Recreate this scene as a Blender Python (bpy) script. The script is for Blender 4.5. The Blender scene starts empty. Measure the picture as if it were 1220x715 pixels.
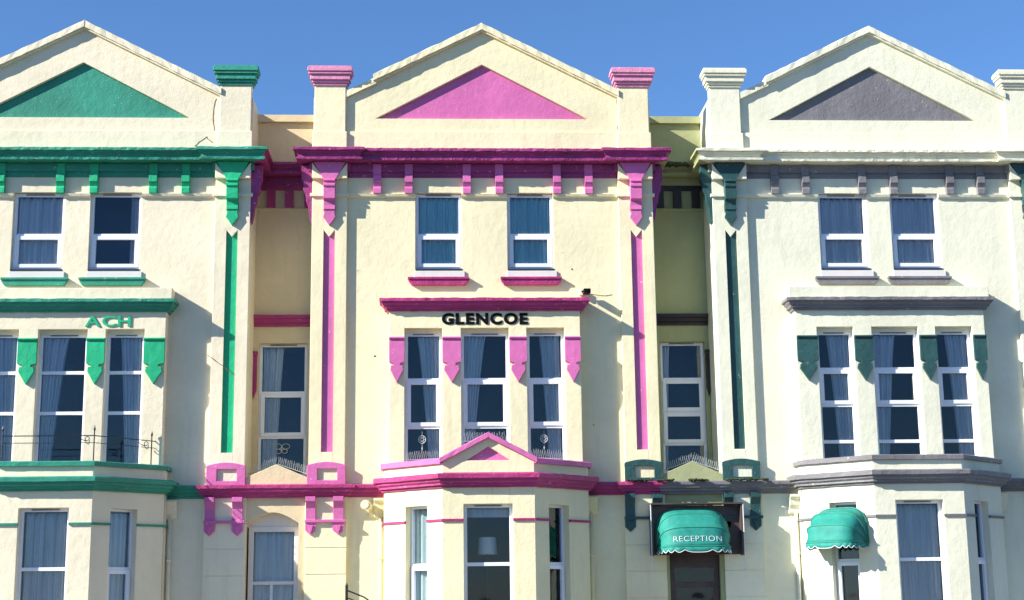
import bpy, bmesh, math, random
from mathutils import Matrix, Vector, noise
R = math.radians
rnd = random.Random(7)
sc = bpy.context.scene
C = sc.collection

# ------------------------------------------------------------------ camera
cam_d = bpy.data.cameras.new('camera'); cam = bpy.data.objects.new('camera', cam_d); C.objects.link(cam)
cam_d.sensor_width = 36.0; cam_d.lens = 36.0 * 1800.0 / 1220.0
cam_d.clip_end = 3000; cam_d.clip_start = 0.1
pi_, ya, ro = R(11.39), R(3.05), R(.738)
fwd = Vector((math.sin(ya) * math.cos(pi_), math.cos(ya) * math.cos(pi_), math.sin(pi_)))
rgt = Vector((math.cos(ya), -math.sin(ya), 0)); upv = rgt.cross(fwd)
e1 = rgt * math.cos(ro) - upv * math.sin(ro); e2 = rgt * math.sin(ro) + upv * math.cos(ro)
M = Matrix((e1, e2, -fwd)).transposed().to_4x4(); M.translation = Vector((-.93, -27.0, 1.6))
cam.matrix_world = M
sc.camera = cam

# ------------------------------------------------------------------ sky, sun, exposure
SUN = Vector((2.6, 1.0, -1.56)).normalized()         # the way the light travels
world = bpy.data.worlds.new('World'); sc.world = world; world.use_nodes = True
wn = world.node_tree.nodes; wl = world.node_tree.links; wn.clear()
sky = wn.new('ShaderNodeTexSky'); sky.sky_type = 'NISHITA'; sky.sun_disc = False
sky.sun_elevation = math.asin(-SUN.z)
sky.sun_rotation = math.atan2(-SUN.x, -SUN.y)
sky.altitude = 0; sky.air_density = 1.0; sky.dust_density = .0; sky.ozone_density = 9.0
bg = wn.new('ShaderNodeBackground'); bg.inputs['Strength'].default_value = .09
wo = wn.new('ShaderNodeOutputWorld')
wl.new(sky.outputs[0], bg.inputs[0]); wl.new(bg.outputs[0], wo.inputs[0])
sl = bpy.data.lights.new('sun', 'SUN'); sl.energy = 5.0; sl.angle = R(.5); sl.color = (1, .955, .88)
so = bpy.data.objects.new('sun', sl); C.objects.link(so)
so.rotation_euler = SUN.to_track_quat('-Z', 'Y').to_euler(); so.location = (-20, -20, 20)
sc.view_settings.view_transform = 'Standard'; sc.view_settings.look = 'None'
sc.view_settings.gamma = 1; sc.view_settings.exposure = 1.05
sc.view_settings.use_curve_mapping = False

# ------------------------------------------------------------------ materials
def paint(name, col, rough=.6, bump=.2, scale=55, var=.10, dirt=.25, dirtcol=(.16, .13, .09), chips=0.0, chipcol=(.6, .55, .45), spec=.35):
    m = bpy.data.materials.new(name); m.use_nodes = True
    n = m.node_tree.nodes; l = m.node_tree.links
    b = n['Principled BSDF']; b.inputs['Roughness'].default_value = rough
    b.inputs['Specular IOR Level'].default_value = spec
    g = n.new('ShaderNodeNewGeometry')
    def noi(s, det=4, vec=None, ro_=.55):
        t = n.new('ShaderNodeTexNoise'); t.inputs['Scale'].default_value = s; t.inputs['Detail'].default_value = det
        t.inputs['Roughness'].default_value = ro_
        l.new(vec if vec else g.outputs['Position'], t.inputs['Vector']); return t
    def ramp(src, p0, p1, v0=0., v1=1.):
        r = n.new('ShaderNodeMapRange'); r.inputs[1].default_value = p0; r.inputs[2].default_value = p1
        r.inputs[3].default_value = v0; r.inputs[4].default_value = v1; l.new(src, r.inputs[0]); return r.outputs[0]
    def mix(fac, a, bb):
        x = n.new('ShaderNodeMix'); x.data_type = 'RGBA'
        if isinstance(fac, (int, float)): x.inputs[0].default_value = fac
        else: l.new(fac, x.inputs[0])
        for k, v in ((6, a), (7, bb)):
            if isinstance(v, tuple): x.inputs[k].default_value = (*v, 1)
            else: l.new(v, x.inputs[k])
        return x.outputs[2]
    big = noi(.9, 5); mid = noi(9, 5)
    dark = tuple(c * (1 - var * 1.6) for c in col); lite = tuple(min(.92, c * (1 + var * .7)) for c in col)
    c1 = mix(ramp(big.outputs['Fac'], .35, .65), dark, lite)
    c1 = mix(ramp(mid.outputs['Fac'], .45, .75, 0, .45), c1, dark)
    if dirt:
        mp = n.new('ShaderNodeMapping'); mp.inputs['Scale'].default_value = (7, 7, .55)
        l.new(g.outputs['Position'], mp.inputs[0])
        st = noi(1.0, 6, mp.outputs[0], .6)
        c1 = mix(ramp(st.outputs['Fac'], .56, .80, 0, dirt), c1, dirtcol)
        sp = noi(26, 3)
        c1 = mix(ramp(sp.outputs['Fac'], .70, .76, 0, min(1, dirt * 1.6)), c1, dirtcol)
    if chips:
        ch = noi(14, 6, None, .7)
        c1 = mix(ramp(ch.outputs['Fac'], .66 - chips * .1, .68 - chips * .1, 0, .9), c1, chipcol)
    l.new(c1, b.inputs['Base Color'])
    if bump:
        f = noi(scale, 3); w = noi(7, 4)
        add = n.new('ShaderNodeMath'); add.operation = 'MULTIPLY_ADD'; add.inputs[1].default_value = 2.6
        l.new(w.outputs['Fac'], add.inputs[0]); l.new(f.outputs['Fac'], add.inputs[2])
        bp = n.new('ShaderNodeBump'); bp.inputs['Strength'].default_value = bump; bp.inputs['Distance'].default_value = .012
        l.new(add.outputs[0], bp.inputs['Height']); l.new(bp.outputs[0], b.inputs['Normal'])
    return m

CREAM = paint('cream_render', (.82, .745, .48), .75, .26, 42, .06, .34, (.46, .37, .22), 0)
CREAM_L = paint('peach_render', (.80, .715, .52), .75, .27, 42, .06, .22, (.42, .30, .20), .0)
CREAM_R = paint('greenish_cream_render', (.77, .75, .575), .75, .27, 42, .06, .2, (.34, .34, .22), 0)
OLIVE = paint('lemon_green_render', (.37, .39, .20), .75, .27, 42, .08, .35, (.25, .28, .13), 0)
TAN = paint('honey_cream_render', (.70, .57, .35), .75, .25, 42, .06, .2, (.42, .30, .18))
YELLOW = paint('lemon_gloss', (.82, .74, .42), .5, .2, 30, .05, .1)
PINK = paint('pink_masonry_paint', (.64, .155, .39), .55, .26, 40, .10, .22, (.40, .09, .26), .06, (.8, .5, .6))
PINK_P = paint('faded_pink_paint', (.70, .27, .42), .55, .5, 30, .10, .3, (.55, .4, .4), .25, (.75, .55, .55))
MAGENTA = paint('magenta_masonry_paint', (.33, .045, .185), .5, .7, 30, .18, .35, (.17, .03, .10), .32, (.66, .26, .45))
CERISE = paint('cerise_paint', (.43, .045, .18), .5, .6, 30, .16, .35, (.2, .03, .1), .25, (.68, .24, .42))
GREEN = paint('bright_green_paint', (.015, .42, .19), .45, .4, 40, .08, .1, (.01, .2, .1))
GREEN_D = paint('sea_green_paint', (.03, .27, .18), .55, .35, 30, .12, .3, (.1, .2, .17), .15, (.35, .45, .4))
TEAL = paint('dark_teal_paint', (.028, .085, .082), .45, .5, 40, .15, .2, (.05, .09, .08), .05, (.3, .33, .3))
GREYG = paint('slate_grey_paint', (.20, .19, .20), .5, .5, 30, .12, .2, (.1, .09, .1), .1)
BLACKP = paint('black_brown_paint', (.035, .022, .026), .4, .3, 30, .2, .2, (.08, .07, .05))
UPVC = paint('white_upvc', (.80, .81, .86), .25, .0, 30, .02, .05, (.5, .5, .5), 0, spec=.5)
WOODW = paint('off_white_wood', (.72, .68, .64), .4, .1, 30, .04, .1)
BLACK = paint('black_plastic', (.004, .004, .005), .6, .0, 30, .1, 0, spec=.1)
IRON = paint('black_iron', (.02, .02, .022), .45, .2, 60, .2, 0)
BROWN = paint('dark_brown_board', (.085, .058, .052), .4, .15, 30, .25, .2, (.1, .08, .06))
STEEL = paint('pale_spike_wire', (.45, .48, .50), .3, 0, 30, .03, 0)
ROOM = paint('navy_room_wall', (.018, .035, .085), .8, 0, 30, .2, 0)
ROOFM = paint('roof_felt', (.08, .08, .085), .8, .5, 30, .15, .2)
ASPH = paint('asphalt', (.05, .05, .052), .85, .8, 90, .2, .2, (.08, .07, .06))
PAVE = paint('paving', (.30, .28, .25), .8, .5, 60, .15, .3)
KERBM = paint('kerb_stone', (.36, .34, .31), .8, .5, 60, .1, .3)
WHITEP = paint('road_paint', (.7, .7, .68), .6, .3, 60, .1, .3)
MOSSM = paint('moss', (.055, .065, .03), .9, .6, 120, .5, .6, (.12, .09, .05))
SHADE = paint('white_lampshade', (.75, .76, .78), .7, .1, 60, .05, 0)

def curtain_mat(name, col, tr=.12):
    m = bpy.data.materials.new(name); m.use_nodes = True
    n = m.node_tree.nodes; l = m.node_tree.links; b = n['Principled BSDF']
    b.inputs['Roughness'].default_value = .85
    g = n.new('ShaderNodeNewGeometry'); mp = n.new('ShaderNodeMapping'); mp.inputs['Scale'].default_value = (14, 14, .5)
    t = n.new('ShaderNodeTexNoise'); t.inputs['Scale'].default_value = 1.4
    l.new(g.outputs['Position'], mp.inputs[0]); l.new(mp.outputs[0], t.inputs['Vector'])
    x = n.new('ShaderNodeMix'); x.data_type = 'RGBA'; l.new(t.outputs['Fac'], x.inputs[0])
    x.inputs[6].default_value = (*[c * .55 for c in col], 1); x.inputs[7].default_value = (*[min(.92, c * 1.35) for c in col], 1)  # upright streaks paint the folds' light and shade into the cloth colour
    l.new(x.outputs[2], b.inputs['Base Color'])
    tl = n.new('ShaderNodeBsdfTranslucent'); l.new(x.outputs[2], tl.inputs[0])
    ms = n.new('ShaderNodeMixShader'); ms.inputs[0].default_value = tr
    l.new(b.outputs[0], ms.inputs[1]); l.new(tl.outputs[0], ms.inputs[2]); l.new(ms.outputs[0], n['Material Output'].inputs[0])
    return m
CUR_BLUE = curtain_mat('blue_curtain_cloth', (.40, .68, .80))
CUR_GREY = curtain_mat('blue_grey_curtain_cloth', (.84, .88, .90))
CUR_LILAC = curtain_mat('lilac_curtain_cloth', (.70, .70, .82))
CUR_SAGE = curtain_mat('sage_curtain_cloth', (.52, .60, .56))

def glass_mat():
    m = bpy.data.materials.new('window_glass'); m.use_nodes = True
    n = m.node_tree.nodes; l = m.node_tree.links; n.remove(n['Principled BSDF'])
    g = n.new('ShaderNodeNewGeometry'); t = n.new('ShaderNodeTexNoise'); t.inputs['Scale'].default_value = 1.6; t.inputs['Detail'].default_value = 1
    l.new(g.outputs['Position'], t.inputs['Vector'])
    bp = n.new('ShaderNodeBump'); bp.inputs['Strength'].default_value = .12; bp.inputs['Distance'].default_value = .03
    l.new(t.outputs['Fac'], bp.inputs['Height'])
    tr = n.new('ShaderNodeBsdfTransparent'); tr.inputs[0].default_value = (.955, .98, .99, 1)
    gl = n.new('ShaderNodeBsdfGlossy'); gl.inputs['Roughness'].default_value = .02; gl.inputs['Color'].default_value = (.8, .9, 1, 1)
    l.new(bp.outputs[0], gl.inputs['Normal'])
    fr = n.new('ShaderNodeFresnel'); fr.inputs[0].default_value = 1.40
    ms = n.new('ShaderNodeMixShader'); l.new(fr.outputs[0], ms.inputs[0]); l.new(tr.outputs[0], ms.inputs[1]); l.new(gl.outputs[0], ms.inputs[2])
    l.new(ms.outputs[0], n['Material Output'].inputs[0])
    return m
GLASS = glass_mat()

def canvas_mat():
    m = bpy.data.materials.new('green_canvas'); m.use_nodes = True
    n = m.node_tree.nodes; l = m.node_tree.links; b = n['Principled BSDF']; b.inputs['Roughness'].default_value = .7
    g = n.new('ShaderNodeNewGeometry'); t = n.new('ShaderNodeTexNoise'); t.inputs['Scale'].default_value = 9; t.inputs['Detail'].default_value = 6
    l.new(g.outputs['Position'], t.inputs['Vector'])
    x = n.new('ShaderNodeMix'); x.data_type = 'RGBA'; l.new(t.outputs['Fac'], x.inputs[0])
    x.inputs[6].default_value = (.01, .17, .14, 1); x.inputs[7].default_value = (.03, .42, .33, 1)
    l.new(x.outputs[2], b.inputs['Base Color'])
    tl = n.new('ShaderNodeBsdfTranslucent'); l.new(x.outputs[2], tl.inputs[0])
    ms = n.new('ShaderNodeMixShader'); ms.inputs[0].default_value = .25
    l.new(b.outputs[0], ms.inputs[1]); l.new(tl.outputs[0], ms.inputs[2]); l.new(ms.outputs[0], n['Material Output'].inputs[0])
    return m
CANVAS = canvas_mat()

# ------------------------------------------------------------------ mesh helpers
class Fr:
    """a facade frame: u runs along the wall, w goes INTO the wall, z up"""
    def __init__(s, x=0, y=0, dx=1, dy=0):
        L = math.hypot(dx, dy); s.x, s.y, s.dx, s.dy = x, y, dx / L, dy / L
    def __call__(s, u, w, z): return (s.x + u * s.dx - w * s.dy, s.y + u * s.dy + w * s.dx, z)
F0 = Fr()

class MB:
    def __init__(s): s.bm = bmesh.new()
    def f(s, pts):
        try: return s.bm.faces.new([s.bm.verts.new(p) for p in pts])
        except ValueError: return None
    def box(s, u0, u1, w0, w1, z0, z1, F=F0):
        v = [s.bm.verts.new(F(u, w, z)) for z in (z0, z1) for w in (w0, w1) for u in (u0, u1)]
        for q in ((0, 2, 3, 1), (4, 5, 7, 6), (0, 1, 5, 4), (2, 6, 7, 3), (0, 4, 6, 2), (1, 3, 7, 5)):
            s.bm.faces.new([v[i] for i in q])
        return s
    def prism(s, poly, w0, w1, F=F0):
        """polygon in (u,z), from depth w0 to w1"""
        a = [s.bm.verts.new(F(u, w0, z)) for u, z in poly]; b = [s.bm.verts.new(F(u, w1, z)) for u, z in poly]
        n = len(poly); s.bm.faces.new(a); s.bm.faces.new(b[::-1])
        for i in range(n): s.bm.faces.new([a[i], b[i], b[(i + 1) % n], a[(i + 1) % n]])
        return s
    def side(s, prof, u0, u1, F=F0):
        """profile in (w,z), from u0 to u1"""
        a = [s.bm.verts.new(F(u0, w, z)) for w, z in prof]; b = [s.bm.verts.new(F(u1, w, z)) for w, z in prof]
        n = len(prof); s.bm.faces.new(a); s.bm.faces.new(b[::-1])
        for i in range(n): s.bm.faces.new([a[i], b[i], b[(i + 1) % n], a[(i + 1) % n]])
        return s
    def plan(s, poly, z0, z1):
        a = [s.bm.verts.new((x, y, z0)) for x, y in poly]; b = [s.bm.verts.new((x, y, z1)) for x, y in poly]
        n = len(poly); s.bm.faces.new(a); s.bm.faces.new(b[::-1])
        for i in range(n): s.bm.faces.new([a[i], b[i], b[(i + 1) % n], a[(i + 1) % n]])
        return s
    def wall(s, F, u0, u1, z0, z1, holes=(), t=.3, w=0.):
        us = sorted({u0, u1, *[h[0] for h in holes], *[h[1] for h in holes]})
        zs = sorted({z0, z1, *[h[2] for h in holes], *[h[3] for h in holes]})
        V = {}
        def vt(i, j, k):
            if (i, j, k) not in V: V[i, j, k] = s.bm.verts.new(F(us[i], w + (t if k else 0), zs[j]))
            return V[i, j, k]
        def inside(i, j):
            if i < 0 or j < 0 or i >= len(us) - 1 or j >= len(zs) - 1: return True
            uc, zc = (us[i] + us[i + 1]) / 2, (zs[j] + zs[j + 1]) / 2
            return any(h[0] < uc < h[1] and h[2] < zc < h[3] for h in holes)
        for i in range(len(us) - 1):
            for j in range(len(zs) - 1):
                if inside(i, j): continue
                for k in (0, 1): s.bm.faces.new([vt(i, j, k), vt(i + 1, j, k), vt(i + 1, j + 1, k), vt(i, j + 1, k)])
                for (di, dj, a, b) in ((-1, 0, (i, j), (i, j + 1)), (1, 0, (i + 1, j), (i + 1, j + 1)), (0, -1, (i, j), (i + 1, j)), (0, 1, (i, j + 1), (i + 1, j + 1))):
                    if inside(i + di, j + dj): s.bm.faces.new([vt(*a, 0), vt(*b, 0), vt(*b, 1), vt(*a, 1)])
        return s
    def sweep(s, path, prof, first=0, last=None, jit=0., step=.09, cap=True):
        """mould profile (out,z) along a plan path, mitred; outward is to the right of travel (towards -y for +x)"""
        n = len(path); last = n - 1 if last is None else last
        P = [Vector(p) for p in path]; mit = []
        for i in range(n):
            ds = []
            if i > 0: ds.append((P[i] - P[i - 1]).normalized())
            if i < n - 1: ds.append((P[i + 1] - P[i]).normalized())
            ns = [Vector((d.y, -d.x)) for d in ds]
            if len(ns) == 2:
                m = (ns[0] + ns[1]); m = m / max(.2, m.dot(ns[0]))
            else: m = ns[0]
            mit.append(m)
        rings = []
        for i in range(first, last):
            L = (P[i + 1] - P[i]).length; k = max(1, int(L / step))
            for q in range(k + (1 if i == last - 1 else 0)):
                t = q / k
                p = P[i].lerp(P[i + 1], t); m = mit[i].lerp(mit[i + 1], t)
                ring = []
                for a, (o, z) in enumerate(prof):
                    jo = jz = 0
                    if jit and o > .01:
                        v = noise.noise_vector(Vector((p.x * 7 + 3, p.y * 7 + a * 1.7, z * 5)))
                        v2 = noise.noise_vector(Vector((p.x * 31, p.y * 31 + a, z * 9)))
                        jo = (v.x + v2.x * .45) * jit; jz = (v.y + v2.y * .45) * jit
                    ring.append(s.bm.verts.new((p.x + m.x * (o + jo), p.y + m.y * (o + jo), z + jz)))
                rings.append(ring)
        c = len(prof)
        for a, b in zip(rings, rings[1:]):
            for k in range(c): s.bm.faces.new([a[k], b[k], b[(k + 1) % c], a[(k + 1) % c]])
        if cap: s.bm.faces.new(rings[0]); s.bm.faces.new(rings[-1][::-1])
        return s
    def tube(s, pts, r, n=8, closed=False):
        rings = []; N = len(pts); P = [Vector(p) for p in pts]
        for i in range(N):
            d = (P[(i + 1) % N if closed else min(i + 1, N - 1)] - P[(i - 1) % N if closed else max(i - 1, 0)]).normalized()
            a = d.cross(Vector((.3, .9, .31))).normalized(); b = d.cross(a)
            rr = r[i] if isinstance(r, (list, tuple)) else r
            rings.append([s.bm.verts.new(P[i] + (a * math.cos(6.2832 * k / n) + b * math.sin(6.2832 * k / n)) * rr) for k in range(n)])
        for i in range(N if closed else N - 1):
            A, B = rings[i], rings[(i + 1) % N]
            for k in range(n): s.bm.faces.new([A[k], A[(k + 1) % n], B[(k + 1) % n], B[k]])
        if not closed: s.bm.faces.new(rings[0]); s.bm.faces.new(rings[-1][::-1])
        return s

def obj(name, mb, mat, parent=None, bevel=0., smooth=False):
    bm = mb.bm
    bmesh.ops.remove_doubles(bm, verts=bm.verts, dist=1e-5)
    bmesh.ops.recalc_face_normals(bm, faces=bm.faces)
    me = bpy.data.meshes.new(name)
    off = Vector((0, 0, 0))
    if parent is None and bm.verts:
        xs = [v.co.x for v in bm.verts]; ys = [v.co.y for v in bm.verts]; zs = [v.co.z for v in bm.verts]
        off = Vector(((min(xs) + max(xs)) / 2, (min(ys) + max(ys)) / 2, min(zs)))
        bmesh.ops.translate(bm, verts=bm.verts, vec=-off)
    bm.to_mesh(me); bm.free(); me.materials.append(mat)
    if smooth:
        for p in me.polygons: p.use_smooth = True
    o = bpy.data.objects.new(name, me); C.objects.link(o)
    if parent is not None: o.parent = parent
    else: o.location = off
    if bevel:
        b = o.modifiers.new('bevel', 'BEVEL'); b.width = bevel; b.segments = 2; b.limit_method = 'ANGLE'; b.angle_limit = R(35)
    return o
def tag(o, label=None, cat=None, group=None, kind=None):
    for k, v in (('label', label), ('category', cat), ('group', group), ('kind', kind)):
        if v: o[k] = v
    return o
def empty(name, loc, label, cat, group=None):
    o = bpy.data.objects.new(name, None); C.objects.link(o); o.location = loc; o.empty_display_size = .2
    return tag(o, label, cat, group)
class Off:
    """shift a thing's world-space frame into the local space of its empty"""
    def __init__(s, F, loc): s.F, s.l = F, loc
    def __call__(s, u, w, z):
        p = s.F(u, w, z); return (p[0] - s.l[0], p[1] - s.l[1], p[2] - s.l[2])

# ------------------------------------------------------------------ ground
g = MB(); g.box(-1500, 1500, -1500, 1500, -.5, 0)
tag(obj('ground', g, ASPH), kind='structure')
g = MB(); g.box(-60, 60, -4.2, 0.5, .0, .13); tag(obj('pavement', g, PAVE, bevel=.01), kind='structure')
g = MB(); g.box(-60, 60, -4.36, -4.2, .0, .135); tag(obj('kerb', g, KERBM, bevel=.015), kind='structure')
g = MB()
for k in range(-12, 13): g.box(k * 5, k * 5 + 2.4, -9.06, -8.94, .001, .005)
tag(obj('road_marking', g, WHITEP), kind='structure')

# ------------------------------------------------------------------ building kit
BY = -.27
CORN = [(-.03, 9.60), (.05, 9.60), (.05, 9.615), (.275, 9.615), (.28, 9.655), (.25, 9.662), (.245, 9.70), (.27, 9.745), (.30, 9.76), (.30, 9.775), (.33, 9.78), (.33, 9.825), (.30, 9.84), (-.03, 9.88)]
CORN_P = [(-.03, 9.455), (.06, 9.455), (.06, 9.60), (-.03, 9.60)]          # frieze band
STRING = [(-.03, 3.49), (.03, 3.49), (.035, 3.53), (.07, 3.54), (.075, 3.575), (.12, 3.60), (.125, 3.64), (.15, 3.65), (.15, 3.70), (-.03, 3.735)]
BAYC = [(-.03, 3.55), (.04, 3.55), (.045, 3.585), (.09, 3.59), (.09, 3.62), (.13, 3.65), (.135, 3.69), (.18, 3.70), (.185, 3.765), (.16, 3.785), (-.03, 3.80)]
UBC = [(-.03, 6.79), (.04, 6.79), (.045, 6.83), (.09, 6.84), (.09, 6.87), (.13, 6.91), (.135, 6.94), (.17, 6.95), (.17, 7.005), (-.03, 7.02)]

def window(par, F, u0, u1, z0, z1, w, rails, vent=True, fw=.055, mat=None, extra=0):
    """rails: list of (z of transom centre). every light listed in sashes gets an opening sash"""
    mat = mat or UPVC
    zs = [z0] + [r[0] for r in rails] + [z1]
    m = MB()
    m.box(u0, u0 + fw, w, w + .07, z0, z1, F); m.box(u1 - fw, u1, w, w + .07, z0, z1, F)
    m.box(u0 + fw, u1 - fw, w + .002, w + .068, z1 - fw, z1, F); m.box(u0 + fw, u1 - fw, w + .002, w + .068, z0, z0 + fw, F)
    for r in rails: m.box(u0 + fw, u1 - fw, w + .003, w + .067, r[0] - .03, r[0] + .03, F)
    fr_ = obj('window', m, mat, par, .004)
    for i in range(len(zs) - 1):
        lo = zs[i] + (fw if i == 0 else .03); hi = zs[i + 1] - (fw if i == len(zs) - 2 else .03)
        sash = rails and i < len(rails) and rails[i][1]            # the light below this transom opens
        a0, a1 = u0 + fw, u1 - fw
        if sash:
            s_ = MB(); e = .055
            s_.box(a0 - .02, a0 + e, w - .018, w + .03, lo - .015, hi + .015, F); s_.box(a1 - e, a1 + .02, w - .018, w + .03, lo - .015, hi + .015, F)
            s_.box(a0 + e, a1 - e, w - .017, w + .03, hi - e, hi + .015, F); s_.box(a0 + e, a1 - e, w - .017, w + .03, lo - .015, lo + e, F)
            obj('sash', s_, mat, fr_, .005)
            a0 += e; a1 -= e; lo += e; hi -= e
        p = MB(); p.box(a0 - .006, a1 + .006, w + .034, w + .042, lo - .006, hi + .006, F)
        obj('pane', p, GLASS, fr_)
    if vent:
        v = MB(); uc = (u0 + u1) / 2; h = (u1 - u0) * .28
        v.box(uc - h, uc + h, w - .012, w + .002, z1 - .032, z1 - .012, F); obj('trickle_vent', v, GREYG, fr_)
    return fr_

def curtain(label, F, top, bot, z0, z1, w, mat, folds=7, group=None, amp=.025):
    m = MB(); nu, nz = folds * 8, 14; rows = []; ph = rnd.random() * 6
    for j in range(nz + 1):
        t = j / nz; z = z1 + (z0 - z1) * t; tt = t ** .8
        a = top[0] + (bot[0] - top[0]) * tt; b = top[1] + (bot[1] - top[1]) * tt
        rows.append([m.bm.verts.new(F(a + (b - a) * (i / nu), w + amp * math.sin(i / nu * folds * 6.2832 + ph + .5 * math.sin(t * 3)) + amp * .4 * math.sin(i * .37 + ph), z)) for i in range(nu + 1)])
    for j in range(nz):
        for i in range(nu): m.bm.faces.new([rows[j][i], rows[j][i + 1], rows[j + 1][i + 1], rows[j + 1][i]])
    o = obj('curtain', m, mat, None, smooth=True)
    so_ = o.modifiers.new('thick', 'SOLIDIFY'); so_.thickness = .003
    return tag(o, label, 'curtain', group)

def gable(mbw, F, outline, hole, w, t):
    """outline A,B,C,D,E (u,z) with triangular recess a,b,c"""
    A, B, Cc, D, E = outline; a, b, c = hole
    for poly in ([A, B, b, a], [B, Cc, b], [Cc, D, c, b], [D, E, a, c], [E, A, a]):
        mbw.bm.faces.new([mbw.bm.verts.new(F(u, w, z)) for u, z in poly])
        mbw.bm.faces.new([mbw.bm.verts.new(F(u, w + t, z)) for u, z in poly])
    for q in (outline, hole):
        for i in range(len(q)):
            p0, p1 = q[i], q[(i + 1) % len(q)]
            mbw.bm.faces.new([mbw.bm.verts.new(F(*v)) for v in ((p0[0], w, p0[1]), (p1[0], w, p1[1]), (p1[0], w + t, p1[1]), (p0[0], w + t, p0[1]))])

def rake(mb, F, x0, z0, x1, z1, h, w0, w1, jit=.004):
    """sloping coping from (x0,z0) to (x1,z1); these are its top edge"""
    n = max(2, int(abs(x1 - x0) / .1)); rings = []
    for i in range(n + 1):
        t = i / n; x = x0 + (x1 - x0) * t; z = z0 + (z1 - z0) * t
        rings.append([mb.bm.verts.new(F(x, w + (rnd.uniform(-jit, jit) if w == w0 else 0), zz + rnd.uniform(-jit, jit))) for w, zz in ((w0, z - h), (w0, z - .01), (w0 + .02, z), (w1, z), (w1, z - h))])
    for a, b in zip(rings, rings[1:]):
        for k in range(5): mb.bm.faces.new([a[k], b[k], b[(k + 1) % 5], a[(k + 1) % 5]])
    mb.bm.faces.new(rings[0]); mb.bm.faces.new(rings[-1][::-1])

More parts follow.
